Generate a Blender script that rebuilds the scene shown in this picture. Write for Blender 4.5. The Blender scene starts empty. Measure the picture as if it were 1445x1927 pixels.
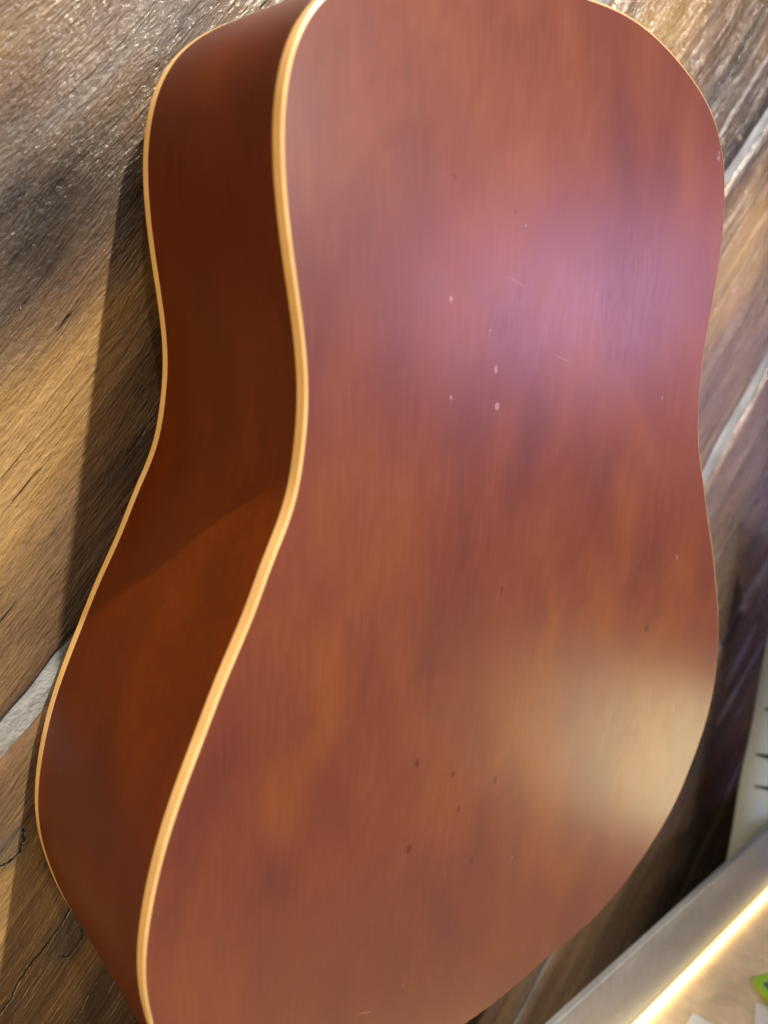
import bpy, bmesh, math, random
import numpy as np
from mathutils import Vector, Matrix

sc = bpy.context.scene
IN = 0.0254
Z0 = 1.40                      # height of the middle of the guitar body above the shop floor

def W(x, y, z):
    """inches right / up / out of the wall -> world metres (wall faces -Y)"""
    return Vector((x * IN, -z * IN, y * IN + Z0))

# ------------------------------------------------------------------ camera
cam_d = bpy.data.cameras.new('camera')
cam = bpy.data.objects.new('camera', cam_d)
sc.collection.objects.link(cam)
R = np.array([[0.77900022, 0.05030147, 0.62500274],
              [-0.12577355, -0.96398268, 0.23434676],
              [0.6142798, -0.261165, -0.74461612]])
CAM = (-11.557, 5.9336, 9.7485)

def dirw(v):
    return Vector((v[0], -v[2], v[1]))
ax, ay, az = dirw(R[0]), dirw(-R[1]), dirw(-R[2])
m = Matrix((ax, ay, az)).transposed().to_4x4()
m.translation = W(*CAM)
cam.matrix_world = m
cam_d.sensor_fit = 'VERTICAL'
cam_d.sensor_height = 36.0
cam_d.sensor_width = 27.0
cam_d.lens = 1609.65 / 1927 * 36.0
cam_d.clip_start = 0.01
cam_d.clip_end = 100
cam_d.dof.use_dof = True
cam_d.dof.focus_distance = 0.42
cam_d.dof.aperture_fstop = 6.5
sc.camera = cam

# ------------------------------------------------------------------ world: dim shop interior
wd = bpy.data.worlds.new('World')
sc.world = wd
wd.use_nodes = True
bg = wd.node_tree.nodes['Background']
bg.inputs[0].default_value = (0.95, 0.86, 0.78, 1)
bg.inputs[1].default_value = 0.04

# ------------------------------------------------------------------ lamps
def aim(o, src, dst):
    o.location = src
    o.rotation_euler = (dst - src).to_track_quat('-Z', 'Y').to_euler()

def spot(name, src, dst, watt, col, half, blend, rad):
    d = bpy.data.lights.new(name, 'SPOT')
    d.energy = watt; d.color = col; d.spot_size = math.radians(half * 2); d.spot_blend = blend
    d.shadow_soft_size = rad
    o = bpy.data.objects.new(name, d); sc.collection.objects.link(o)
    aim(o, src, dst)
    return o

def area(name, src, dst, watt, col, sx, sy):
    d = bpy.data.lights.new(name, 'AREA')
    d.shape = 'RECTANGLE'; d.size = sx; d.size_y = sy; d.energy = watt; d.color = col
    o = bpy.data.objects.new(name, d); sc.collection.objects.link(o)
    aim(o, src, dst)
    return o

spot('ceiling_spot_lamp', W(10, 93.7, 50.7), W(1, 12, -5), 735, (1.0, 0.88, 0.73), 11.3, 0.38, 0.022)
spot('ceiling_spot_lamp', W(-24, 92, 46), W(-7.5, -7, -5), 85, (1.0, 0.85, 0.70), 6.5, 0.7, 0.03)
area('shop_window_light', W(50, 10.5, 42), W(1, 5, 0), 6.6, (0.74, 0.50, 1.0), 0.48, 0.34)
area('room_light', W(27, 36, 80), W(-3, 6, -3), 14.0, (0.88, 0.94, 1.0), 0.5, 0.35)
area('ceiling_panel_light', W(8, 95, 85), W(-2, 8, -5), 15.0, (0.84, 0.92, 1.0), 1.2, 0.5)
area('warm_bounce_fill', W(-62, -2, 3.5), W(-5, 0, -4), 25.0, (1.0, 0.66, 0.30), 1.0, 0.8)  # unseen fill added in place of warm bounce on the left side
dl_ = area('sheen_fill_light', W(18.5, -14.2, 6.8), W(6.5, -6, 0), 0.10, (1.0, 0.90, 0.50), 0.22, 0.20)  # unseen area light added for the warm sheen low on the back
dl_.data.spread = math.radians(70)

sc.view_settings.view_transform = 'Standard'
sc.view_settings.look = 'None'
sc.view_settings.exposure = 0.0
sc.view_settings.gamma = 1.0
sc.render.engine = 'CYCLES'
sc.cycles.use_adaptive_sampling = True
sc.cycles.adaptive_threshold = 0.02
sc.cycles.max_bounces = 5
sc.cycles.diffuse_bounces = 3
sc.cycles.glossy_bounces = 3

# ------------------------------------------------------------------ node helpers
class NT:
    def __init__(self, name):
        self.m = bpy.data.materials.new(name)
        self.m.use_nodes = True
        self.t = self.m.node_tree
        self.b = self.t.nodes['Principled BSDF']
    def n(self, typ, **kw):
        nd = self.t.nodes.new(typ)
        for k, v in kw.items():
            setattr(nd, k, v)
        return nd
    def link(self, a, b):
        self.t.links.new(a, b)
    def put(self, sock, v):
        if hasattr(v, 'is_output'):
            self.link(v, sock)
        else:
            sock.default_value = v
    def math(self, op, a, b=0.0, c=None, clamp=False):
        nd = self.n('ShaderNodeMath', operation=op); nd.use_clamp = clamp
        self.put(nd.inputs[0], a); self.put(nd.inputs[1], b)
        if c is not None: self.put(nd.inputs[2], c)
        return nd.outputs[0]
    def vmath(self, op, a, b=(0, 0, 0)):
        nd = self.n('ShaderNodeVectorMath', operation=op)
        self.put(nd.inputs[0], a); self.put(nd.inputs[1], b)
        return nd.outputs['Value'] if op in ('DISTANCE', 'LENGTH', 'DOT_PRODUCT') else nd.outputs[0]
    def noise(self, vec, scale=1.0, detail=3.0, rough=0.55, dist=0.0, out='Fac'):
        nd = self.n('ShaderNodeTexNoise')
        self.put(nd.inputs['Vector'], vec)
        nd.inputs['Scale'].default_value = scale; nd.inputs['Detail'].default_value = detail
        nd.inputs['Roughness'].default_value = rough; nd.inputs['Distortion'].default_value = dist
        return nd.outputs[out]
    def mr(self, v, a, b, c=0.0, d=1.0, smooth=True):
        nd = self.n('ShaderNodeMapRange', interpolation_type='SMOOTHSTEP' if smooth else 'LINEAR')
        self.put(nd.inputs['Value'], v)
        for i, x in zip(('From Min', 'From Max', 'To Min', 'To Max'), (a, b, c, d)):
            self.put(nd.inputs[i], x)
        return nd.outputs[0]
    def mix(self, fac, a, b, blend='MIX'):
        nd = self.n('ShaderNodeMix', data_type='RGBA', blend_type=blend)
        self.put(nd.inputs[0], fac)
        self.put(nd.inputs[6], a if hasattr(a, 'is_output') else (*a, 1))
        self.put(nd.inputs[7], b if hasattr(b, 'is_output') else (*b, 1))
        return nd.outputs[2]
    def ramp(self, v, stops):
        nd = self.n('ShaderNodeValToRGB')
        e = nd.color_ramp.elements
        while len(e) < len(stops): e.new(0.5)
        for el, (p, c) in zip(e, stops):
            el.position = p; el.color = (*c, 1)
        self.put(nd.inputs[0], v)
        return nd.outputs[0]
    def bump(self, h, strength, dist, normal=None):
        nd = self.n('ShaderNodeBump')
        self.put(nd.inputs['Height'], h)
        nd.inputs['Strength'].default_value = strength; nd.inputs['Distance'].default_value = dist
        if normal is not None: self.link(normal, nd.inputs['Normal'])
        return nd.outputs[0]
    def obj(self):
        return self.n('ShaderNodeTexCoord').outputs['Object']
    def fin(self, col=None, rough=None, normal=None, **kw):
        if col is not None: self.put(self.b.inputs['Base Color'], col if hasattr(col, 'is_output') else (*col, 1))
        if rough is not None: self.put(self.b.inputs['Roughness'], rough)
        if normal is not None: self.link(normal, self.b.inputs['Normal'])
        for k, v in kw.items(): self.put(self.b.inputs[k.replace('_', ' ')], v)
        return self.m

# ------------------------------------------------------------------ object helpers
def link(o, parent=None):
    sc.collection.objects.link(o)
    if parent is not None: o.parent = parent
    return o

def mesh_obj(name, verts, faces, mat, parent=None, smooth=True):
    me = bpy.data.meshes.new(name)
    me.from_pydata([tuple(v) for v in verts], [], [tuple(f) for f in faces])
    me.update()
    me.materials.append(mat)
    if smooth:
        me.polygons.foreach_set('use_smooth', [True] * len(me.polygons))
    return link(bpy.data.objects.new(name, me), parent)

def bm_obj(name, bm, mat, parent=None, smooth=False):
    bmesh.ops.recalc_face_normals(bm, faces=bm.faces[:])
    me = bpy.data.meshes.new(name)
    bm.to_mesh(me); bm.free()
    me.materials.append(mat)
    if smooth:
        me.polygons.foreach_set('use_smooth', [True] * len(me.polygons))
    return link(bpy.data.objects.new(name, me), parent)

def empty(name, loc, label=None, cat=None, group=None, kind=None):
    o = bpy.data.objects.new(name, None)
    o.location = loc
    o.empty_display_size = 0.05
    link(o)
    return tag(o, label, cat, group, kind)

def tag(o, label=None, cat=None, group=None, kind=None):
    if label: o['label'] = label
    if cat: o['category'] = cat
    if group: o['group'] = group
    if kind: o['kind'] = kind
    return o

def vnoise(x, y, seed):
    """smooth value noise on arrays"""
    xi = np.floor(x).astype(np.int64); yi = np.floor(y).astype(np.int64)
    fx = x - xi; fy = y - yi
    fx = fx * fx * (3 - 2 * fx); fy = fy * fy * (3 - 2 * fy)
    def h(a, b):
        n = (a * 374761393 + b * 668265263 + seed * 974634777) & 0x7fffffff
        n = ((n ^ (n >> 13)) * 1274126177) & 0x7fffffff
        return ((n ^ (n >> 16)) & 0xffff) / 65535.0
    return (h(xi, yi) * (1 - fx) + h(xi + 1, yi) * fx) * (1 - fy) + (h(xi, yi + 1) * (1 - fx) + h(xi + 1, yi + 1) * fx) * fy - 0.5

# ------------------------------------------------------------------ materials: wall
def plank_material(marks=None):
    t = NT('weathered_plank_wood')
    o = t.obj()
    rnd = t.n('ShaderNodeObjectInfo').outputs['Random']
    off = t.n('ShaderNodeCombineXYZ'); t.put(off.inputs[0], t.math('MULTIPLY', rnd, 37.0)); t.put(off.inputs[1], t.math('MULTIPLY', rnd, 11.0))
    p = t.vmath('ADD', o, off.outputs[0])
    # bend the grain a little
    wob = t.noise(t.vmath('MULTIPLY', p, (7, 14, 0)), 1, 2, 0.5, 0, 'Color')
    wob = t.vmath('SUBTRACT', wob, (0.5, 0.5, 0.5))
    pg = t.vmath('ADD', p, t.vmath('MULTIPLY', wob, (0.0, 0.016, 0.0)))
    patch = t.noise(t.vmath('MULTIPLY', pg, (6.5, 17, 0)), 1, 4, 0.6, 0.6)
    patch2 = t.noise(t.vmath('MULTIPLY', pg, (14, 45, 3)), 1, 4, 0.6, 0.3)
    streak = t.noise(t.vmath('MULTIPLY', pg, (9, 170, 0)), 1, 5, 0.6)
    fiber = t.noise(t.vmath('MULTIPLY', pg, (130, 1050, 0)), 1, 3, 0.6)
    band = t.noise(t.vmath('MULTIPLY', pg, (3.5, 62, 2)), 1, 4, 0.6, 0.8)
    saw = t.noise(t.vmath('MULTIPLY', p, (190, 760, 0)), 1, 3, 0.65, 0.25)
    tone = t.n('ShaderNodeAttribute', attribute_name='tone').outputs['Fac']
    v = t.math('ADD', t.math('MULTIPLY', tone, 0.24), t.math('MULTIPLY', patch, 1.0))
    v = t.math('ADD', v, t.math('MULTIPLY', t.math('SUBTRACT', patch2, 0.5), 0.40))
    v = t.math('ADD', v, t.math('ADD', t.math('MULTIPLY', t.math('SUBTRACT', streak, 0.5), 0.24), t.math('MULTIPLY', t.math('SUBTRACT', band, 0.5), 0.34)))
    col = t.ramp(v, [(0.10, (0.036, 0.029, 0.025)), (0.30, (0.095, 0.068, 0.050)), (0.45, (0.140, 0.086, 0.050)),
                     (0.62, (0.180, 0.118, 0.066)), (0.82, (0.285, 0.178, 0.072)), (1.0, (0.36, 0.235, 0.098))])
    gm = t.mr(t.noise(t.vmath('MULTIPLY', pg, (5, 24, 8)), 1, 3, 0.6), 0.50, 0.70)
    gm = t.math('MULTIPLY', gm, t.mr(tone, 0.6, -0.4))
    col = t.mix(t.math('MULTIPLY', gm, 0.5), col, (0.165, 0.148, 0.134))
    # paler scuffs
    sc1 = t.mr(t.noise(t.vmath('MULTIPLY', p, (42, 130, 1)), 1, 4, 0.7), 0.64, 0.78)
    col = t.mix(t.math('MULTIPLY', sc1, 0.35), col, (0.42, 0.34, 0.25))
    white = t.n('ShaderNodeAttribute', attribute_name='paint').outputs['Fac']
    pw = t.mr(t.math('ADD', white, t.math('MULTIPLY', t.math('SUBTRACT', streak, 0.5), 1.3)), 0.55, 0.9)
    col = t.mix(t.math('MULTIPLY', pw, 0.75), col, (0.50, 0.50, 0.52))
    f2 = t.math('MULTIPLY', t.mr(fiber, 0.32, 0.72, 0.74, 1.14, False), t.mr(saw, 0.25, 0.75, 0.84, 1.12, False))
    col = t.mix(1.0, col, t.n('ShaderNodeCombineColor').outputs[0], 'MULTIPLY') if False else col
    sg = t.n('ShaderNodeVectorMath', operation='SCALE'); t.link(col, sg.inputs[0]); t.link(f2, sg.inputs['Scale'])
    col = sg.outputs[0]
    # fine cracks along the grain
    cr = t.noise(t.vmath('MULTIPLY', pg, (16, 240, 5)), 1, 2, 0.5)
    crack = t.mr(cr, 0.295, 0.255)
    col = t.mix(t.math('MULTIPLY', crack, 0.75), col, (0.018, 0.014, 0.012))
    if marks:
        wy = t.math('MULTIPLY', t.math('SUBTRACT', t.noise(t.vmath('MULTIPLY', o, (45, 0, 0)), 1, 4, 0.6), 0.5), 0.010)
        sep = t.n('ShaderNodeSeparateXYZ'); t.link(o, sep.inputs[0])
        yy = t.math('ADD', sep.outputs[1], wy)
        warp = t.vmath('ADD', o, t.vmath('MULTIPLY', t.vmath('SUBTRACT', t.noise(o, 160, 3, 0.6, 0, 'Color'), (.5, .5, .5)), (.012, .008, 0)))
        for (s0, s1, q, wid, val, colr) in marks['lines']:
            a = t.mr(t.math('ABSOLUTE', t.math('SUBTRACT', yy, q * IN)), wid * IN, wid * IN * .35)
            a = t.math('MULTIPLY', a, t.math('MULTIPLY', t.mr(sep.outputs[0], s0 * IN, (s0 + .8) * IN), t.mr(sep.outputs[0], s1 * IN, (s1 - .8) * IN)))
            col = t.mix(t.math('MULTIPLY', a, val), col, colr)
            if colr[0] < .1: crack = t.math('MAXIMUM', crack, a)
        for (s0, q0, ra) in marks['knots']:
            d = t.vmath('LENGTH', t.vmath('MULTIPLY', t.vmath('SUBTRACT', warp, (s0 * IN, q0 * IN, 0)), (.7, 1, 0)))
            col = t.mix(t.mr(d, ra * IN, ra * IN * .3, 0, .6), col, (0.085, 0.075, 0.068))
            arc = t.mr(t.math('ABSOLUTE', t.math('SUBTRACT', d, ra * .42 * IN)), .030 * IN, .012 * IN)
            sp2 = t.n('ShaderNodeSeparateXYZ'); t.link(warp, sp2.inputs[0])
            arc = t.math('MULTIPLY', arc, t.mr(sp2.outputs[1], (q0 + .05) * IN, (q0 - .12) * IN))
            col = t.mix(arc, col, (0.012, 0.010, 0.009))
            crack = t.math('MAXIMUM', crack, arc)
    h = t.math('ADD', t.math('MULTIPLY', fiber, 0.40), t.math('ADD', t.math('MULTIPLY', streak, 1.2), t.math('MULTIPLY', band, 1.0)))
    h = t.math('ADD', h, t.math('MULTIPLY', saw, 0.55))
    h = t.math('SUBTRACT', h, t.math('MULTIPLY', crack, 1.2))
    nm = t.bump(h, 1.0, 0.0014)
    rough = t.mr(t.noise(t.vmath('MULTIPLY', pg, (20, 90, 2)), 1, 3), 0.3, 0.7, 0.18, 0.34)
    return t.fin(col, rough, nm, Specular_IOR_Level=0.6, Coat_Weight=0.35, Coat_Roughness=0.16, Coat_Normal=nm)

def chink_material():
    t = NT('pale_mortar')
    o = t.obj()
    n1 = t.noise(t.vmath('MULTIPLY', o, (25, 90, 20)), 1, 4, 0.65)
    n2 = t.noise(o, 420, 3, 0.6)
    st = t.mr(t.noise(t.vmath('MULTIPLY', o, (60, 190, 0)), 1, 3, 0.6), 0.55, 0.70)
    col = t.ramp(n1, [(0.25, (0.13, 0.13, 0.13)), (0.5, (0.25, 0.265, 0.275)), (0.75, (0.36, 0.38, 0.395))])
    col = t.mix(t.math('MULTIPLY', st, 0.6), col, (0.15, 0.12, 0.10))
    nm = t.bump(t.math('ADD', n2, t.math('MULTIPLY', n1, 2.0)), 0.6, 0.0012)
    return t.fin(col, 0.75, nm)

MAT_PLANK = plank_material()
MAT_PLANK_KNOTTY = plank_material({'lines': [(-16.0, -8.2, .96, .030, .95, (0.012, 0.010, 0.009)), (15.5, 21, -2.92, .10, .55, (0.42, 0.42, 0.42)),
                                             (-13.0, -9.5, -.75, .020, .7, (0.02, 0.014, 0.012))],
                                   'knots': [(-8.75, 3.02, .55), (-10.1, .55, .60)]})
MAT_CHINK = chink_material()

# ------------------------------------------------------------------ the wall: diagonal planks
ZW = -5.272                     # wall surface (inches; 0 = back of the guitar)
TH = math.radians(50)
cs_, sn_ = math.cos(TH), math.sin(TH)
wall = empty('wall', W(0, 0, ZW), 'rustic wall of diagonal weathered planks with pale filled joints', None, None, 'structure')
# joints in plank coordinates: (s0, q0, slope, half width of pale strip, depth of strip below the surface)
SEAMS = [(0, 28.0, 0.0, 0.2, .14), (0, 20.3, 0.0, 0.2, .14), (0, 12.9, 0.01, 0.2, .14), (-6.4, 4.34, -0.068, 0.27, .12),
         (15.7, -4.34, -0.03, 0.20, .10), (9.5, -11.42, 0.05, 0.25, .08), (8, -18.1, 0.0, 0.10, .10),
         (0, -24.98, 0.07, 0.16, .10), (0, -33, 0.03, 0.2, .12), (0, -41, 0.0, 0.2, .12), (0, -49, 0, .2, .12)]
# lighter and darker patches of the timber, in wall inches: (x, y, along, across, tone)
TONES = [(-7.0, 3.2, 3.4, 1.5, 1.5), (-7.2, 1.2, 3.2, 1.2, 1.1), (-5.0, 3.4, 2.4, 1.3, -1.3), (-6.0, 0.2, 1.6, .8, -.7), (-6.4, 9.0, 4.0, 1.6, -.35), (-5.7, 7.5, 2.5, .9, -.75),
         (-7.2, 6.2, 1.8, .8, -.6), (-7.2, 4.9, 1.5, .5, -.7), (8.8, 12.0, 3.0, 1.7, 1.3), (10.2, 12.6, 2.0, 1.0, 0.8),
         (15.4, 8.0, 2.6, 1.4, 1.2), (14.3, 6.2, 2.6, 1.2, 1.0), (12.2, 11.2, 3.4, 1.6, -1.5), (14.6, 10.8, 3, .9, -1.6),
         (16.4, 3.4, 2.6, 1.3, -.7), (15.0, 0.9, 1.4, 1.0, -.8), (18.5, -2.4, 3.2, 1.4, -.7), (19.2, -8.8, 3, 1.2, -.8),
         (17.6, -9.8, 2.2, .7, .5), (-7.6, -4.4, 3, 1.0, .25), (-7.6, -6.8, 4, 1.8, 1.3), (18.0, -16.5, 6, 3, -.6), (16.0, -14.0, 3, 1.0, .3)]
PAINT = [(19.6, -7.6, 2.6, .45, .9), (20.6, -8.2, 2.2, .35, .8), (18.9, -10.0, 1.2, .3, .8), (20.2, -10.2, 1.4, .4, .7)]
S_A, S_B = -42.0, 62.0

def seam_q(i, s):
    s0, q0, m_, _, _ = SEAMS[i]
    return q0 + m_ * (s - s0)

def edge_wob(i, s, side):
    return 0.10 * vnoise(s * 0.45, s * 0 + 3.3, 11 * i + side) + 0.05 * vnoise(s * 1.7, s * 0 + .7, 11 * i + side + 40)

for i in range(len(SEAMS) - 1):
    ns, nq = 400, 44
    s = np.linspace(S_A, S_B, ns)
    hi = seam_q(i, s) - SEAMS[i][3] - edge_wob(i, s, 1)
    lo = seam_q(i + 1, s) + SEAMS[i + 1][3] + edge_wob(i + 1, s, 2)
    qc = 0.5 * (SEAMS[i][1] + SEAMS[i + 1][1])
    e = np.linspace(-1, 1, nq)
    e = np.sign(e) * (1 - (1 - np.abs(e)) ** 1.35)           # denser towards the edges
    S2, E2 = np.meshgrid(s, e, indexing='ij')
    Q2 = lo[:, None] + (hi - lo)[:, None] * (E2 + 1) / 2
    dist_edge = (1 - np.abs(E2)) * (hi - lo)[:, None] / 2
    edge_r = 0.22
    drop = np.where(dist_edge < edge_r, (1 - np.sqrt(np.clip(1 - (1 - dist_edge / edge_r) ** 2, 0, 1))) * 0.16, 0)
    H = 0.10 * vnoise(S2 * .12, Q2 * .55, 5 + i) + 0.06 * vnoise(S2 * .45, Q2 * 2.1, 9 + i) + 0.03 * vnoise(S2 * 1.2, Q2 * 5.2, 19 + i)
    H = H - drop + (0.03 if i % 2 else -0.02)
    X = S2 * cs_ - Q2 * sn_
    Y = S2 * sn_ + Q2 * cs_
    tone = np.zeros_like(X); paint = np.zeros_like(X)
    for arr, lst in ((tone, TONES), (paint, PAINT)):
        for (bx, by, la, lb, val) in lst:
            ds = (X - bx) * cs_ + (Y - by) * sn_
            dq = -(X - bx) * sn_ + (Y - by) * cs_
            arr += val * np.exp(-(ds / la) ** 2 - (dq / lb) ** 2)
    tone += 0.25 * np.clip(drop / .1, 0, 1) * -1.0
    verts = []
    loc = np.stack([S2 * IN, (Q2 - qc) * IN, H * IN], -1).reshape(-1, 3)
    faces = [(a * nq + b, (a + 1) * nq + b, (a + 1) * nq + b + 1, a * nq + b + 1) for a in range(ns - 1) for b in range(nq - 1)]
    verts = [tuple(v) for v in loc]
    base = len(verts)
    # skirts down the two long edges and a back sheet
    for a in range(ns):
        verts.append((s[a] * IN, (lo[a] - qc) * IN, -0.8 * IN))
        verts.append((s[a] * IN, (hi[a] - qc) * IN, -0.8 * IN))
    for a in range(ns - 1):
        faces.append((base + 2 * a, base + 2 * a + 2, (a + 1) * nq, a * nq))
        faces.append((a * nq + nq - 1, (a + 1) * nq + nq - 1, base + 2 * a + 3, base + 2 * a + 1))
        faces.append((base + 2 * a, base + 2 * a + 1, base + 2 * a + 3, base + 2 * a + 2))
    pl = mesh_obj('plank', verts, faces, MAT_PLANK_KNOTTY if i == 3 else MAT_PLANK, wall)
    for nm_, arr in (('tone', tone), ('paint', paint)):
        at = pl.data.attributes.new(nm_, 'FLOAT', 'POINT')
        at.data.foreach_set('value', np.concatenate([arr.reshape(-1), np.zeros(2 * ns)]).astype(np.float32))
    # local axes: X along the plank, Y across, Z out of the wall (towards -Y world)
    o = Vector((-qc * sn_ * IN, 0, qc * cs_ * IN))
    mt = Matrix(((cs_, -sn_, 0), (0, 0, -1), (sn_, cs_, 0))).to_4x4()
    mt.translation = o
    pl.matrix_local = mt

for i in range(1, len(SEAMS) - 1):
    s0, q0, m_, hw, dep = SEAMS[i]
    ns, nq = 260, 7
    s = np.linspace(S_A, S_B, ns)
    e = np.linspace(-1, 1, nq)
    S2, E2 = np.meshgrid(s, e, indexing='ij')
    Q2 = m_ * (S2 - s0) + E2 * (hw + 0.16)
    H = -dep - 0.05 * E2 ** 2 + 0.05 * vnoise(S2 * .8, E2 * 1.5 + 7, 70 + i) + 0.03 * vnoise(S2 * 2.5, E2 * 3, 90 + i)
    loc = np.stack([S2 * IN, Q2 * IN, H * IN], -1).reshape(-1, 3)
    faces = [(a * nq + b, (a + 1) * nq + b, (a + 1) * nq + b + 1, a * nq + b + 1) for a in range(ns - 1) for b in range(nq - 1)]
    verts = [tuple(v) for v in loc]; base = len(verts)
    for a in range(ns):
        verts.append((s[a] * IN, (m_ * (s[a] - s0) - hw - .16) * IN, -.6 * IN)); verts.append((s[a] * IN, (m_ * (s[a] - s0) + hw + .16) * IN, -.6 * IN))
    for a in range(ns - 1):
        faces.append((base + 2 * a, base + 2 * a + 2, (a + 1) * nq, a * nq))
        faces.append((a * nq + nq - 1, (a + 1) * nq + nq - 1, base + 2 * a + 3, base + 2 * a + 1))
    ch = mesh_obj('joint_filler', verts, faces, MAT_CHINK, wall)
    mt = Matrix(((cs_, -sn_, 0), (0, 0, -1), (sn_, cs_, 0))).to_4x4()
    mt.translation = Vector((-q0 * sn_ * IN, 0, q0 * cs_ * IN))
    ch.matrix_local = mt

# ------------------------------------------------------------------ materials: guitar
def back_material():
    t = NT('stained_mahogany_back')
    o = t.obj()                                  # metres: X across, Z along the grain
    p = t.vmath('MULTIPLY', o, (1, 0, 1))
    # mottled stain, brushed on unevenly
    st = t.n('ShaderNodeAttribute', attribute_name='stain').outputs['Fac']
    rot = t.n('ShaderNodeVectorRotate', rotation_type='Y_AXIS'); t.link(p, rot.inputs['Vector']); rot.inputs['Angle'].default_value = math.radians(-22)
    m2 = t.noise(t.vmath('MULTIPLY', rot.outputs[0], (72, 1, 36)), 1, 4, 0.6, 0.9)
    gr = t.noise(t.vmath('MULTIPLY', p, (1250, 1, 34)), 1, 3, 0.7)
    m3 = t.noise(t.vmath('MULTIPLY', p, (520, 1, 26)), 1, 3, 0.6)
    v = t.math('ADD', st, t.math('MULTIPLY', t.math('SUBTRACT', m2, 0.5), 0.16))
    col = t.ramp(v, [(0.16, (0.088, 0.024, 0.018)), (0.36, (0.122, 0.032, 0.020)), (0.52, (0.155, 0.042, 0.020)), (0.70, (0.200, 0.059, 0.018)), (0.9, (0.27, 0.085, 0.020))])
    por = t.noise(t.vmath('MULTIPLY', p, (2300, 1, 70)), 1, 3, 0.6)
    pore = t.mr(por, 0.42, 0.32)
    big = t.mr(t.noise(t.vmath('MULTIPLY', p, (9, 1, 8)), 1, 2), 0.40, 0.62)
    col = t.mix(t.math('MULTIPLY', pore, t.math('MULTIPLY', big, 0.55)), col, (0.05, 0.014, 0.010))
    g = t.n('ShaderNodeVectorMath', operation='SCALE'); t.link(col, g.inputs[0]); t.link(t.math('MULTIPLY', t.mr(m3, 0.3, 0.7, 0.96, 1.04, False), t.mr(gr, 0.25, 0.7, 0.84, 1.10, False)), g.inputs['Scale'])
    col = g.outputs[0]
    # knocks and spots
    warp = t.vmath('MULTIPLY', t.vmath('SUBTRACT', t.noise(p, 600, 2, 0.6, 0, 'Color'), (0.5, 0.5, 0.5)), (0.0018, 0, 0.0022))
    pw = t.vmath('ADD', p, warp)
    def spots(lst):
        acc = None
        for (x, y, r, asp) in lst:
            d = t.vmath('DISTANCE', t.vmath('MULTIPLY', pw, (1, 0, 1 / asp)), (x * IN, 0, y * IN / asp))
            k = t.mr(d, r * IN * 1.3, r * IN * 0.85)
            acc = k if acc is None else t.math('MAXIMUM', acc, k)
        return acc
    dark = spots([(-2.27, 7.47, .026, 1.3), (-2.21, 7.24, .014, 1), (-.93, 7.10, .03, 1.4), (-2.51, -2.16, .05, 1.7), (-1.58, -2.71, .04, 1.6),
                  (-1.67, -2.51, .016, 1.2), (-1.33, -3.55, .042, 1.6), (-2.51, -3.93, .06, 1.4), (-2.64, -3.66, .016, 1.2), (-.77, .74, .035, 1.5),
                  (-.77, -4.97, .045, 1.8), (-.39, -3.26, .045, 1.9), (4.0, -1.07, .06, 2.0), (-1.16, -2.58, .02, 1.4), (-2.31, -3.16, .016, 1.2)])
    lite = spots([(-2.3, 5.70, .028, 1.4), (-1.26, 4.62, .034, 1.5), (-2.25, 4.20, .024, 1.3), (-1.19, 4.02, .040, 1.5), (-1.42, 5.25, .014, 1.2),
                  (3.56, 3.94, .022, 1.4), (4.8, .41, .026, 1.6), (.49, -5.46, .026, 1.2), (-2.2, -7.26, .02, 1.2), (-.68, 6.90, .02, 1.2), (4.90, 8.60, .035, 1.3), (4.91, 8.70, .025, 1.2)])
    def scratch(x, y, ang, ln, wd_):
        r2 = t.n('ShaderNodeVectorRotate', rotation_type='Y_AXIS')
        t.link(t.vmath('SUBTRACT', p, (x * IN, 0, y * IN)), r2.inputs['Vector']); r2.inputs['Angle'].default_value = math.radians(ang)
        d = t.vmath('LENGTH', t.vmath('MULTIPLY', r2.outputs[0], (1 / (ln * IN), 0, 1 / (wd_ * IN))))
        return t.mr(d, 1.0, 0.4)
    scr = scratch(-.85, 6.02, -20, .28, .010)
    for a in ((.42, 4.76, -18, .34, .010), (5.72, -3.55, -62, .30, .013), (-3.12, -7.4, -25, .25, .02), (5.2, -4.6, -50, .22, .01), (6.3, -4.7, 20, .12, .01)):
        scr = t.math('MAXIMUM', scr, scratch(*a))
    col = t.mix(t.math('MULTIPLY', dark, 0.72), col, (0.070, 0.014, 0.005))
    col = t.mix(t.math('MULTIPLY', lite, 0.32), col, (0.50, 0.40, 0.44))
    col = t.mix(t.math('MULTIPLY', scr, 0.25), col, (0.55, 0.38, 0.30))
    h = t.math('ADD', t.math('MULTIPLY', t.math('MULTIPLY', pore, big), -0.5), t.math('MULTIPLY', m3, 0.25))
    nm = t.bump(h, 0.11, 0.0006)
    rough = t.math('ADD', t.mr(m2, 0.3, 0.7, 0.345, 0.385, False), t.math('MULTIPLY', pore, 0.05))
    return t.fin(col, rough, nm, Specular_IOR_Level=0.62)

def rim_material():
    t = NT('stained_mahogany_side')
    o = t.obj()
    m1 = t.noise(t.vmath('MULTIPLY', o, (20, 26, 14)), 1, 3, 0.5, 0.4)
    m2 = t.noise(t.vmath('MULTIPLY', o, (420, 640, 20)), 1, 4, 0.65)
    v = t.math('ADD', t.math('MULTIPLY', m1, 0.55), t.math('MULTIPLY', m2, 0.45))
    col = t.ramp(v, [(0.30, (0.050, 0.0095, 0.001)), (0.52, (0.076, 0.0135, 0.001)), (0.68, (0.095, 0.019, 0.0012))])
    sp = t.mr(t.noise(o, 900, 2, 0.5), 0.74, 0.79)
    col = t.mix(t.math('MULTIPLY', sp, 0.25), col, (0.35, 0.20, 0.10))
    nm = t.bump(m2, 0.08, 0.0005)
    return t.fin(col, 0.36, nm, Specular_IOR_Level=0.15)

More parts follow.
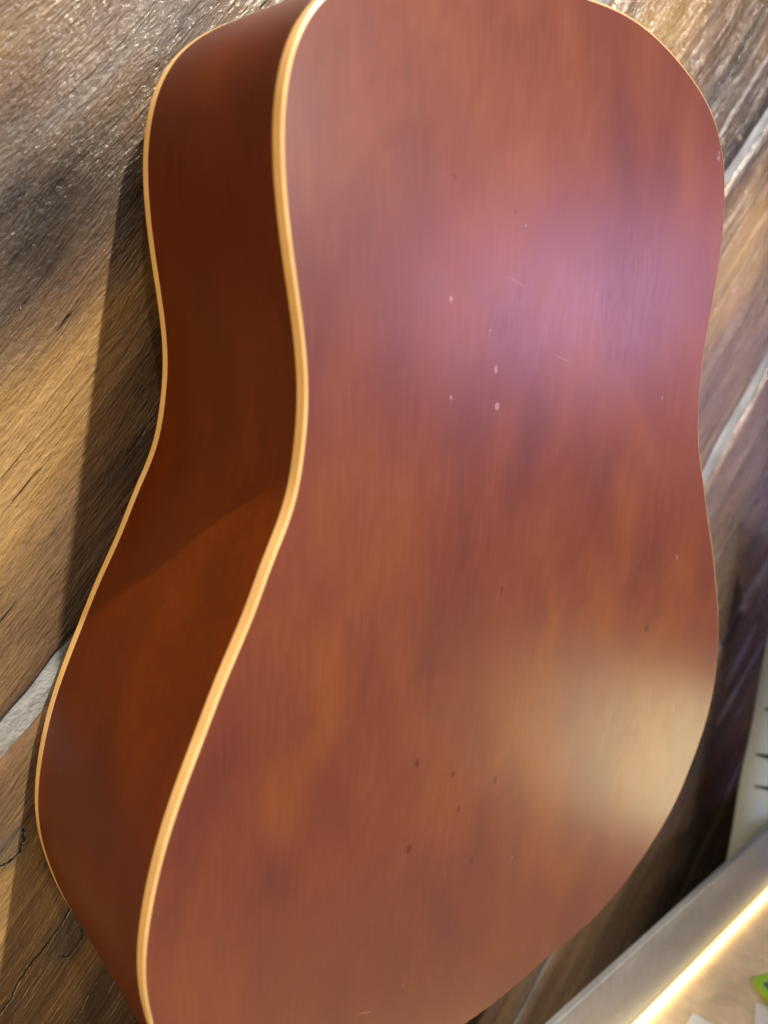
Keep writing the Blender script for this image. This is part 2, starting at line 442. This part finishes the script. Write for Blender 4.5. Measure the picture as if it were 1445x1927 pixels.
def binding_material():
    t = NT('aged_ivory_binding')
    o = t.obj()
    n1 = t.noise(o, 45, 3, 0.55)
    n2 = t.noise(o, 900, 2, 0.6)
    col = t.ramp(n1, [(0.3, (0.54, 0.36, 0.155)), (0.7, (0.63, 0.45, 0.22))])
    dk = t.mr(n2, 0.76, 0.80)
    col = t.mix(t.math('MULTIPLY', dk, 0.35), col, (0.30, 0.16, 0.06))
    return t.fin(col, 0.38, None)

def simple(name, col, rough, sc_=60, var=0.12, metal=0.0, bump=0.0):
    t = NT(name)
    n1 = t.noise(t.obj(), sc_, 4, 0.6)
    g = t.n('ShaderNodeVectorMath', operation='SCALE'); g.inputs[0].default_value = col
    t.link(t.mr(n1, 0.3, 0.7, 1 - var, 1 + var, False), g.inputs['Scale'])
    nm = t.bump(n1, bump, 0.0004) if bump else None
    return t.fin(g.outputs[0], rough, nm, Metallic=metal)

MAT_BACK = back_material(); MAT_RIM = rim_material(); MAT_BIND = binding_material()
MAT_TOP = simple('spruce_top', (0.42, 0.24, 0.10), 0.4)
MAT_NECK = simple('mahogany_neck', (0.12, 0.04, 0.02), 0.4)
MAT_FRET = simple('rosewood_fingerboard', (0.05, 0.03, 0.02), 0.5)

# ------------------------------------------------------------------ the guitar
COEF = [8.48325090e+00, -3.59407598e-01, 2.10083029e+00, 1.10175033e+00, -6.37614954e-02, -7.75693202e-02, -2.85325797e-01,
        -2.39228680e-01, -1.52136532e-01, -5.02609689e-02, 4.83728168e-02, 3.79704359e-02, 6.81492056e-02, 2.18865687e-02,
        1.32447344e-02, -2.18611368e-02, -1.63229879e-02, -2.81783872e-02, -1.88866279e-02, -2.59414385e-03, -5.81890227e-03, 1.24251260e-02]
KX, KY = -0.00078846, 0.00546439
DEPTH, TAPER = 4.77247, -0.295499
ph = np.linspace(0, 2 * np.pi, 7200, endpoint=False)
rr = sum(c * np.cos(i * ph) for i, c in enumerate(COEF))
curve = np.stack([rr * np.sin(ph), rr * np.cos(ph)], 1)
seg = np.linalg.norm(np.roll(curve, -1, 0) - curve, axis=1)
arc = np.concatenate([[0], np.cumsum(seg)])
NO = 520
tt = np.linspace(0, arc[-1], NO, endpoint=False)
cx = np.interp(tt, arc, np.append(curve[:, 0], curve[0, 0])); cy = np.interp(tt, arc, np.append(curve[:, 1], curve[0, 1]))
OUT = np.stack([cx, cy], 1)
tan = np.roll(OUT, -1, 0) - np.roll(OUT, 1, 0)
tan /= np.linalg.norm(tan, axis=1)[:, None]
NRM = np.stack([-tan[:, 1], tan[:, 0]], 1)
if (NRM * OUT).sum() < 0: NRM = -NRM

def zback(x, y): return -KX * x * x - KY * y * y
def zfront(x, y): return -(DEPTH + TAPER * y / 10)
def L3(x, y, z): return (x * IN, -z * IN, y * IN)

guitar = empty('acoustic_guitar', W(0, 0, 0), 'reddish brown acoustic guitar with cream binding hung back outward on the plank wall', 'guitar')

def loft(name, profiles, mat, closed_profile=False):
    """profiles: list of (offset outward, fn(x,y)->z) swept round the outline"""
    verts, faces = [], []
    n = len(profiles)
    for (off, zf) in profiles:
        P = OUT + NRM * off
        Z = zf(OUT[:, 0], OUT[:, 1])
        verts += [L3(a, b, c) for (a, b), c in zip(P, Z)]
    for k in range(n if closed_profile else n - 1):
        k2 = (k + 1) % n
        for a in range(NO):
            b = (a + 1) % NO
            faces.append((k * NO + a, k * NO + b, k2 * NO + b, k2 * NO + a))
    o = mesh_obj(name, verts, faces, mat, guitar)
    bm = bmesh.new(); bm.from_mesh(o.data); bmesh.ops.recalc_face_normals(bm, faces=bm.faces[:]); bm.to_mesh(o.data); bm.free()
    return o

def plate(name, inset, zf, dome, mat):
    rings = 40
    verts, faces = [], []
    P0 = OUT - NRM * inset
    for k in range(rings):
        f = 1 - (k / rings) ** 1.0
        P = P0 * f
        Z = zf(P[:, 0], P[:, 1]) + dome * (1 - f * f)
        verts += [L3(a, b, c) for (a, b), c in zip(P, Z)]
    verts.append(L3(0, 0, zf(0, 0) + dome))
    for k in range(rings - 1):
        for a in range(NO):
            b = (a + 1) % NO
            faces.append((k * NO + a, k * NO + b, (k + 1) * NO + b, (k + 1) * NO + a))
    for a in range(NO):
        faces.append(((rings - 1) * NO + a, (rings - 1) * NO + (a + 1) % NO, len(verts) - 1))
    o = mesh_obj(name, verts, faces, mat, guitar)
    bm = bmesh.new(); bm.from_mesh(o.data); bmesh.ops.recalc_face_normals(bm, faces=bm.faces[:]); bm.to_mesh(o.data); bm.free()
    return o

back = plate('back', 0.034, zback, 0.06, MAT_BACK)
STAIN_D = [(-2.4, 8.9), (-2.0, 7.9), (1.3, 8.6), (-0.2, 9.9), (-2.8, 6.1), (-4.3, 5.6), (-1.5, 4.2), (-0.2, 2.3), (-3.4, 3.5), (-2.0, 1.0), (-3.9, 0.1), (-5.3, 0.1), (1.7, 6.9), (3.3, 5.6), (-2.5, 0.2), (-3.9, -1.4), (-6.2, -1.0), (-3.0, -2.6), (-4.5, 1.9), (-0.1, 3.8), (1.4, 1.4), (2.2, 2.4), (-0.6, -4.7), (-4.9, -3.3), (3.9, 0.9), (-3.8, 4.6), (3.1, 8.1), (0.2, -0.2), (-1.4, -5.7), (-6.7, -2.6), (2.3, -1.3)]
STAIN_L = [(-4.8, 7.3), (-3.9, 7.3), (-3.6, 5.2), (-4.2, 3.3), (-1.6, 5.3), (-3.3, 2.2), (-5.0, -1.9), (-1.6, -1.5), (1.4, -6.5), (-2.3, -4.1), (-0.1, -2.8), (0.9, 4.1), (-0.8, 7.9), (3.8, 8.6), (4.4, 7.5), (-4.7, 1.1), (-1.4, 2.1), (-5.7, -2.2), (2.7, 4.7), (-3.2, 8.3), (2.7, -0.4), (-3.5, -3.1), (3.0, -6.4)]
bv = np.array([v.co[:] for v in back.data.vertices]) / IN
BX, BY = bv[:, 0], bv[:, 2]
WX = BX + 0.9 * vnoise(BX * .9, BY * .45, 301) + 0.35 * vnoise(BX * 2.4, BY * 1.1, 302)
WY = BY + 1.3 * vnoise(BX * .8, BY * .5, 303)
stain = 0.5 + 0.22 * vnoise(WX * .55 + .25 * WY * .55, WY * .32, 304) + 0.17 * vnoise(WX * 1.5 + .4 * WY, WY * .6, 305)
rs = random.Random(8)
for lst, val in ((STAIN_D, -.075), (STAIN_L, .065)):
    for (bx_, by_) in lst:
        sx_, sy_ = rs.uniform(.45, .8), rs.uniform(.8, 1.4)
        dx = (WX - bx_) - .22 * (WY - by_)
        stain += val * rs.uniform(.7, 1.25) * np.exp(-(dx / sx_) ** 2 - ((WY - by_) / sy_) ** 2)
at = back.data.attributes.new('stain', 'FLOAT', 'POINT'); at.data.foreach_set('value', stain.astype(np.float32))
bw, bh = 0.040, 0.215
loft('back_binding', [(-bw, lambda x, y: zback(x, y) - .03), (-bw, lambda x, y: zback(x, y) + .003), (-.031, lambda x, y: zback(x, y) + .000),
                      (.000, lambda x, y: zback(x, y) - .018), (.004, lambda x, y: zback(x, y) - .024),
                      (.004, lambda x, y: zback(x, y) - bh + .006), (.001, lambda x, y: zback(x, y) - bh), (-.05, lambda x, y: zback(x, y) - bh)], MAT_BIND)
fh = 0.20
loft('side', [(0, lambda x, y: zback(x, y) - bh + .01), (0, lambda x, y: zback(x, y) * .66 + zfront(x, y) * .34), (0, lambda x, y: zback(x, y) * .33 + zfront(x, y) * .67),
              (0, lambda x, y: zfront(x, y) + fh - .01)], MAT_RIM)
loft('front_binding', [(-.05, lambda x, y: zfront(x, y) + fh), (.001, lambda x, y: zfront(x, y) + fh), (.004, lambda x, y: zfront(x, y) + fh - .006),
                       (.004, lambda x, y: zfront(x, y) + .02), (-.004, lambda x, y: zfront(x, y) + .004), (-.02, lambda x, y: zfront(x, y)), (-.08, lambda x, y: zfront(x, y))], MAT_BIND)
for o in guitar.children:
    if 'binding' in o.name: o.data.set_sharp_from_angle(angle=math.radians(18))
plate('soundboard', 0.078, lambda x, y: zfront(x, y) + .002, 0.0, MAT_TOP)

# neck (above the frame): half-round shaft with a heel, fingerboard and headstock
def neck():
    verts, faces = [], []
    ytop = float(OUT[:, 1].max())
    st = [(ytop - .02, 1.12, 2.6), (ytop + .25, 1.10, 2.2), (ytop + .8, 1.08, 1.35), (ytop + 1.8, 1.06, .86), (ytop + 7, .96, .80), (ytop + 13.2, .86, .76), (ytop + 13.9, .90, .62), (ytop + 14.3, 1.40, .56), (ytop + 20.2, 1.22, .56)]
    n = 15
    zt = zfront(0, ytop) + .02
    for (y, hw, th) in st:
        for a in range(n):
            u = math.pi * a / (n - 1)
            verts.append(L3(-hw * math.cos(u), y, zt + th * (math.sin(u) ** .8)))
    for k in range(len(st) - 1):
        for a in range(n):
            b = (a + 1) % n
            faces.append((k * n + a, k * n + b, (k + 1) * n + b, (k + 1) * n + a))
    faces.append(tuple(range(n))); faces.append(tuple((len(st) - 1) * n + a for a in range(n)))
    o = mesh_obj('neck', verts, faces, MAT_NECK, guitar)
    bm = bmesh.new(); bm.from_mesh(o.data); bmesh.ops.recalc_face_normals(bm, faces=bm.faces[:]); bm.to_mesh(o.data); bm.free()
    return o
neck()

# ------------------------------------------------------------------ metal counter with a lit strip
def metal_material(name, col, rough, metal):
    t = NT(name)
    o = t.obj()
    n1 = t.noise(t.vmath('MULTIPLY', o, (18, 40, 40)), 1, 4, 0.65)
    n2 = t.noise(t.vmath('MULTIPLY', o, (9, 700, 700)), 1, 3, 0.6)
    n3 = t.noise(t.vmath('MULTIPLY', o, (130, 60, 60)), 1, 4, 0.7)
    g = t.n('ShaderNodeVectorMath', operation='SCALE'); g.inputs[0].default_value = col
    t.link(t.math('MULTIPLY', t.mr(n1, 0.3, 0.7, 0.82, 1.12, False), t.mr(n3, 0.35, 0.7, 0.9, 1.1, False)), g.inputs['Scale'])
    sc2 = t.mr(t.noise(t.vmath('MULTIPLY', o, (90, 700, 500)), 1, 2, 0.5, 1.5), 0.70, 0.74)
    col2 = t.mix(t.math('MULTIPLY', sc2, 0.35), g.outputs[0], (0.85, 0.83, 0.78))
    nm = t.bump(n2, 0.10, 0.0006)
    return t.fin(col2, t.mr(n1, 0.3, 0.7, rough - .06, rough + .08, False), nm, Metallic=metal)

MAT_STEEL = metal_material('dull_aluminium', (0.25, 0.255, 0.25), 0.46, 0.6)
MAT_TRAY = metal_material('scuffed_warm_lit_metal', (0.86, 0.66, 0.38), 0.48, 0.2)  # tan of the strip's warm light is put into the metal's colour
led = NT('warm_led_strip')
led.fin((0.9, 0.85, 0.7), 0.4, None, Emission_Color=(1.0, 0.74, 0.34, 1), Emission_Strength=2.0)
MAT_LED = led.m

A0 = np.array([4.335, -13.0, -1.206]); A1 = np.array([15.725, -13.0, -2.0486])
dl = (A1 - A0) / np.linalg.norm(A1 - A0)
nl = np.array([-dl[2], 0, dl[0]])                 # towards the room
if nl[2] < 0: nl = -nl
org = A0 - dl * 12
counter = empty('display_counter', W(*org), 'grey metal display counter with a glowing strip light below the guitar', 'counter')
xa, za = dirw(dl), dirw(nl)
cm = Matrix((xa, za, Vector((0, 0, 1)))).transposed().to_4x4()   # local X along, Y to the room, Z up
cm.translation = W(*org)
counter.matrix_world = cm

def bar(name, prof, x0, x1, mat, parent, bev=0.0):
    """closed profile in local (y, z) inches, extruded along x"""
    bm = bmesh.new()
    a = [bm.verts.new((x0 * IN, y * IN, z * IN)) for y, z in prof]
    b = [bm.verts.new((x1 * IN, y * IN, z * IN)) for y, z in prof]
    bm.faces.new(a); bm.faces.new(b[::-1])
    for i in range(len(prof)):
        j = (i + 1) % len(prof)
        bm.faces.new((a[i], b[i], b[j], a[j]))
    if bev: bmesh.ops.bevel(bm, geom=bm.edges[:], offset=bev * IN, segments=2, affect='EDGES', profile=0.5)
    return bm_obj(name, bm, mat, parent)

UH = 3.13                                      # height of the upstand
XL, XR = 0.0, 44.0
bar('upstand', [(-.22, 0), (0, 0), (0, -UH), (-.22, -UH)], XL, XR, MAT_STEEL, counter, .035)
bar('counter_top', [(0.004, -UH), (3.05, -UH), (3.05, -UH - .14), (0.004, -UH - .14)], XL, XR, MAT_TRAY, counter, .02)
bar('front_panel', [(3.06, -UH - .55), (14.0, -UH - .55), (14.0, -UH - .75), (3.06, -UH - .75)], XL, XR, MAT_TRAY, counter, .03)
bar('under_panel', [(-.20, -UH - .01), (-.02, -UH - .01), (-.02, -UH - 8), (-.20, -UH - 8)], XL, XR, MAT_STEEL, counter, .02)
LD = [(0.03 + .14 + .135 * math.cos(a), -UH + .14 + .135 * math.sin(a)) for a in np.linspace(0, 2 * math.pi, 14, endpoint=False)]
bar('strip_light', LD, XL + .2, XR - .2, MAT_LED, counter)

# ------------------------------------------------------------------ small things on the counter
MAT_GREEN = simple('lime_plastic', (0.34, 0.62, 0.03), 0.35, 40, .06)
MAT_SMOKE = simple('grey_window', (0.12, 0.14, 0.13), 0.15, 150, .3)
MAT_CARD = simple('cream_card', (0.78, 0.76, 0.64), 0.6, 80, .05)
MAT_INK = simple('black_marker_ink', (0.012, 0.014, 0.012), 0.6, 80, .1)
MAT_PAPER = simple('white_paper', (0.58, 0.75, 0.95), 0.7, 25, .03)

def rounded(w, h, r, n=6):
    pts = []
    for (sx, sy, a0) in ((1, 1, 0), (-1, 1, 90), (-1, -1, 180), (1, -1, 270)):
        for i in range(n + 1):
            a = math.radians(a0 + 90 * i / n)
            pts.append((sx * (w / 2 - r) + r * math.cos(a), sy * (h / 2 - r) + r * math.sin(a)))
    return pts

def frame_mesh(name, outer, inner, z0, z1, mat, parent, bev=.03):
    bm = bmesh.new()
    n = len(outer)
    R_ = [[bm.verts.new((x * IN, y * IN, z * IN)) for x, y in ring] for ring, z in ((outer, z0), (outer, z1), (inner, z1), (inner, z0))]
    for k in range(4):
        a, b = R_[k], R_[(k + 1) % 4]
        for i in range(n):
            j = (i + 1) % n
            bm.faces.new((a[i], a[j], b[j], b[i]))
    es = [e for e in bm.edges if any(e.verts[0] in r and e.verts[1] in r for r in (R_[1], R_[2]))]
    bmesh.ops.bevel(bm, geom=es, offset=bev * IN, segments=3, affect='EDGES', profile=.5)
    return bm_obj(name, bm, mat, parent, True)

def slab_mesh(name, outline, z0, z1, mat, parent, bev=0.0):
    bm = bmesh.new()
    a = [bm.verts.new((x * IN, y * IN, z0 * IN)) for x, y in outline]
    b = [bm.verts.new((x * IN, y * IN, z1 * IN)) for x, y in outline]
    bm.faces.new(a[::-1]); top = bm.faces.new(b)
    n = len(outline)
    for i in range(n):
        bm.faces.new((a[i], a[(i + 1) % n], b[(i + 1) % n], b[i]))
    if bev: bmesh.ops.bevel(bm, geom=list(top.edges), offset=bev * IN, segments=2, affect='EDGES', profile=.5)
    return bm_obj(name, bm, mat, parent)

YT = -16.13                                      # top of the counter sheet
tagk = empty('key_tag', W(13.85, YT + .01, .80), 'lime green plastic key tag with a smoked window on the counter', 'key tag')
tagk.rotation_euler = (math.radians(-4), math.radians(6), math.radians(62))
frame_mesh('tag_frame', rounded(1.9, 1.25, .30), rounded(1.35, .78, .16), 0, .22, MAT_GREEN, tagk)
slab_mesh('window', rounded(1.40, .82, .17), .05, .13, MAT_SMOKE, tagk)
c1 = slab_mesh('price_card', rounded(1.2, .75, .08), 0, .03, MAT_CARD, None)
c1.location = W(12.55, YT + .008, .92); c1.rotation_euler = (0, 0, math.radians(28))
tag(c1, 'cream price card lying against the lime green key tag', 'card')
c2 = slab_mesh('price_card', rounded(1.2, .8, .08), 0, .03, MAT_CARD, None)
c2.location = W(10.35, YT + .006, -.16); c2.rotation_euler = (0, 0, math.radians(12))
tag(c2, 'cream price card lying alone beside the strip light', 'card')

# ------------------------------------------------------------------ paper notice behind the counter
pd_ = np.array([1, 0, 1.127]); pd_ /= np.linalg.norm(pd_)
notice = empty('paper_notice', W(17.78, -18, -3.62), 'white paper notice with black marker strokes standing behind the metal counter', 'notice')
pn = np.array([-pd_[2], 0, pd_[0]])
if pn[2] < 0: pn = -pn
nm_ = Matrix((dirw(pd_), -dirw(pn), Vector((0, 0, 1)))).transposed().to_4x4()   # X along the sheet, Y away, Z up
nm_.translation = W(17.78, -18, -3.62)
notice.matrix_world = nm_
bm = bmesh.new()
nx, nz = 10, 24
def sheet(u, v):                                # gentle curl of the free edge
    return (u * IN, (.10 * math.sin(v * .33) * math.exp(-u * .5) + .004 * u * u) * IN, v * IN)
g1 = [[bm.verts.new(sheet(u * 8.5 / nx - .02 * math.sin(v * .9), v * 17.0 / nz)) for v in range(nz + 1)] for u in range(nx + 1)]
for u in range(nx):
    for v in range(nz):
        bm.faces.new((g1[u][v], g1[u + 1][v], g1[u + 1][v + 1], g1[u][v + 1]))
sh_ = bm_obj('sheet', bm, MAT_PAPER, notice, True)
sm = sh_.modifiers.new('thickness', 'SOLIDIFY'); sm.thickness = .0003
def stroke(u0, v0, u1, v1, w):
    bm = bmesh.new()
    n = 14
    la, lb = [], []
    for i in range(n + 1):
        f = i / n
        u = u0 + (u1 - u0) * f; v = v0 + (v1 - v0) * f + .02 * math.sin(9 * f + u0 * 7)
        hw = w * (.35 + .65 * min(1, f * 4)) / 2
        for lst, s_ in ((la, 1), (lb, -1)):
            x, y, z = sheet(u, v + s_ * hw)
            lst.append(bm.verts.new((x, y - .0008, z)))
    for i in range(n):
        bm.faces.new((la[i], la[i + 1], lb[i + 1], lb[i]))
    bm_obj('marker_stroke', bm, MAT_INK, notice)
for a in ((.33, 7.39, 2.4, 7.36, .20), (.5, 6.06, 3.0, 6.02, .18), (.33, 9.30, 2.2, 9.34, .20), (.55, 8.85, 1.2, 8.3, .12)):
    stroke(*a)
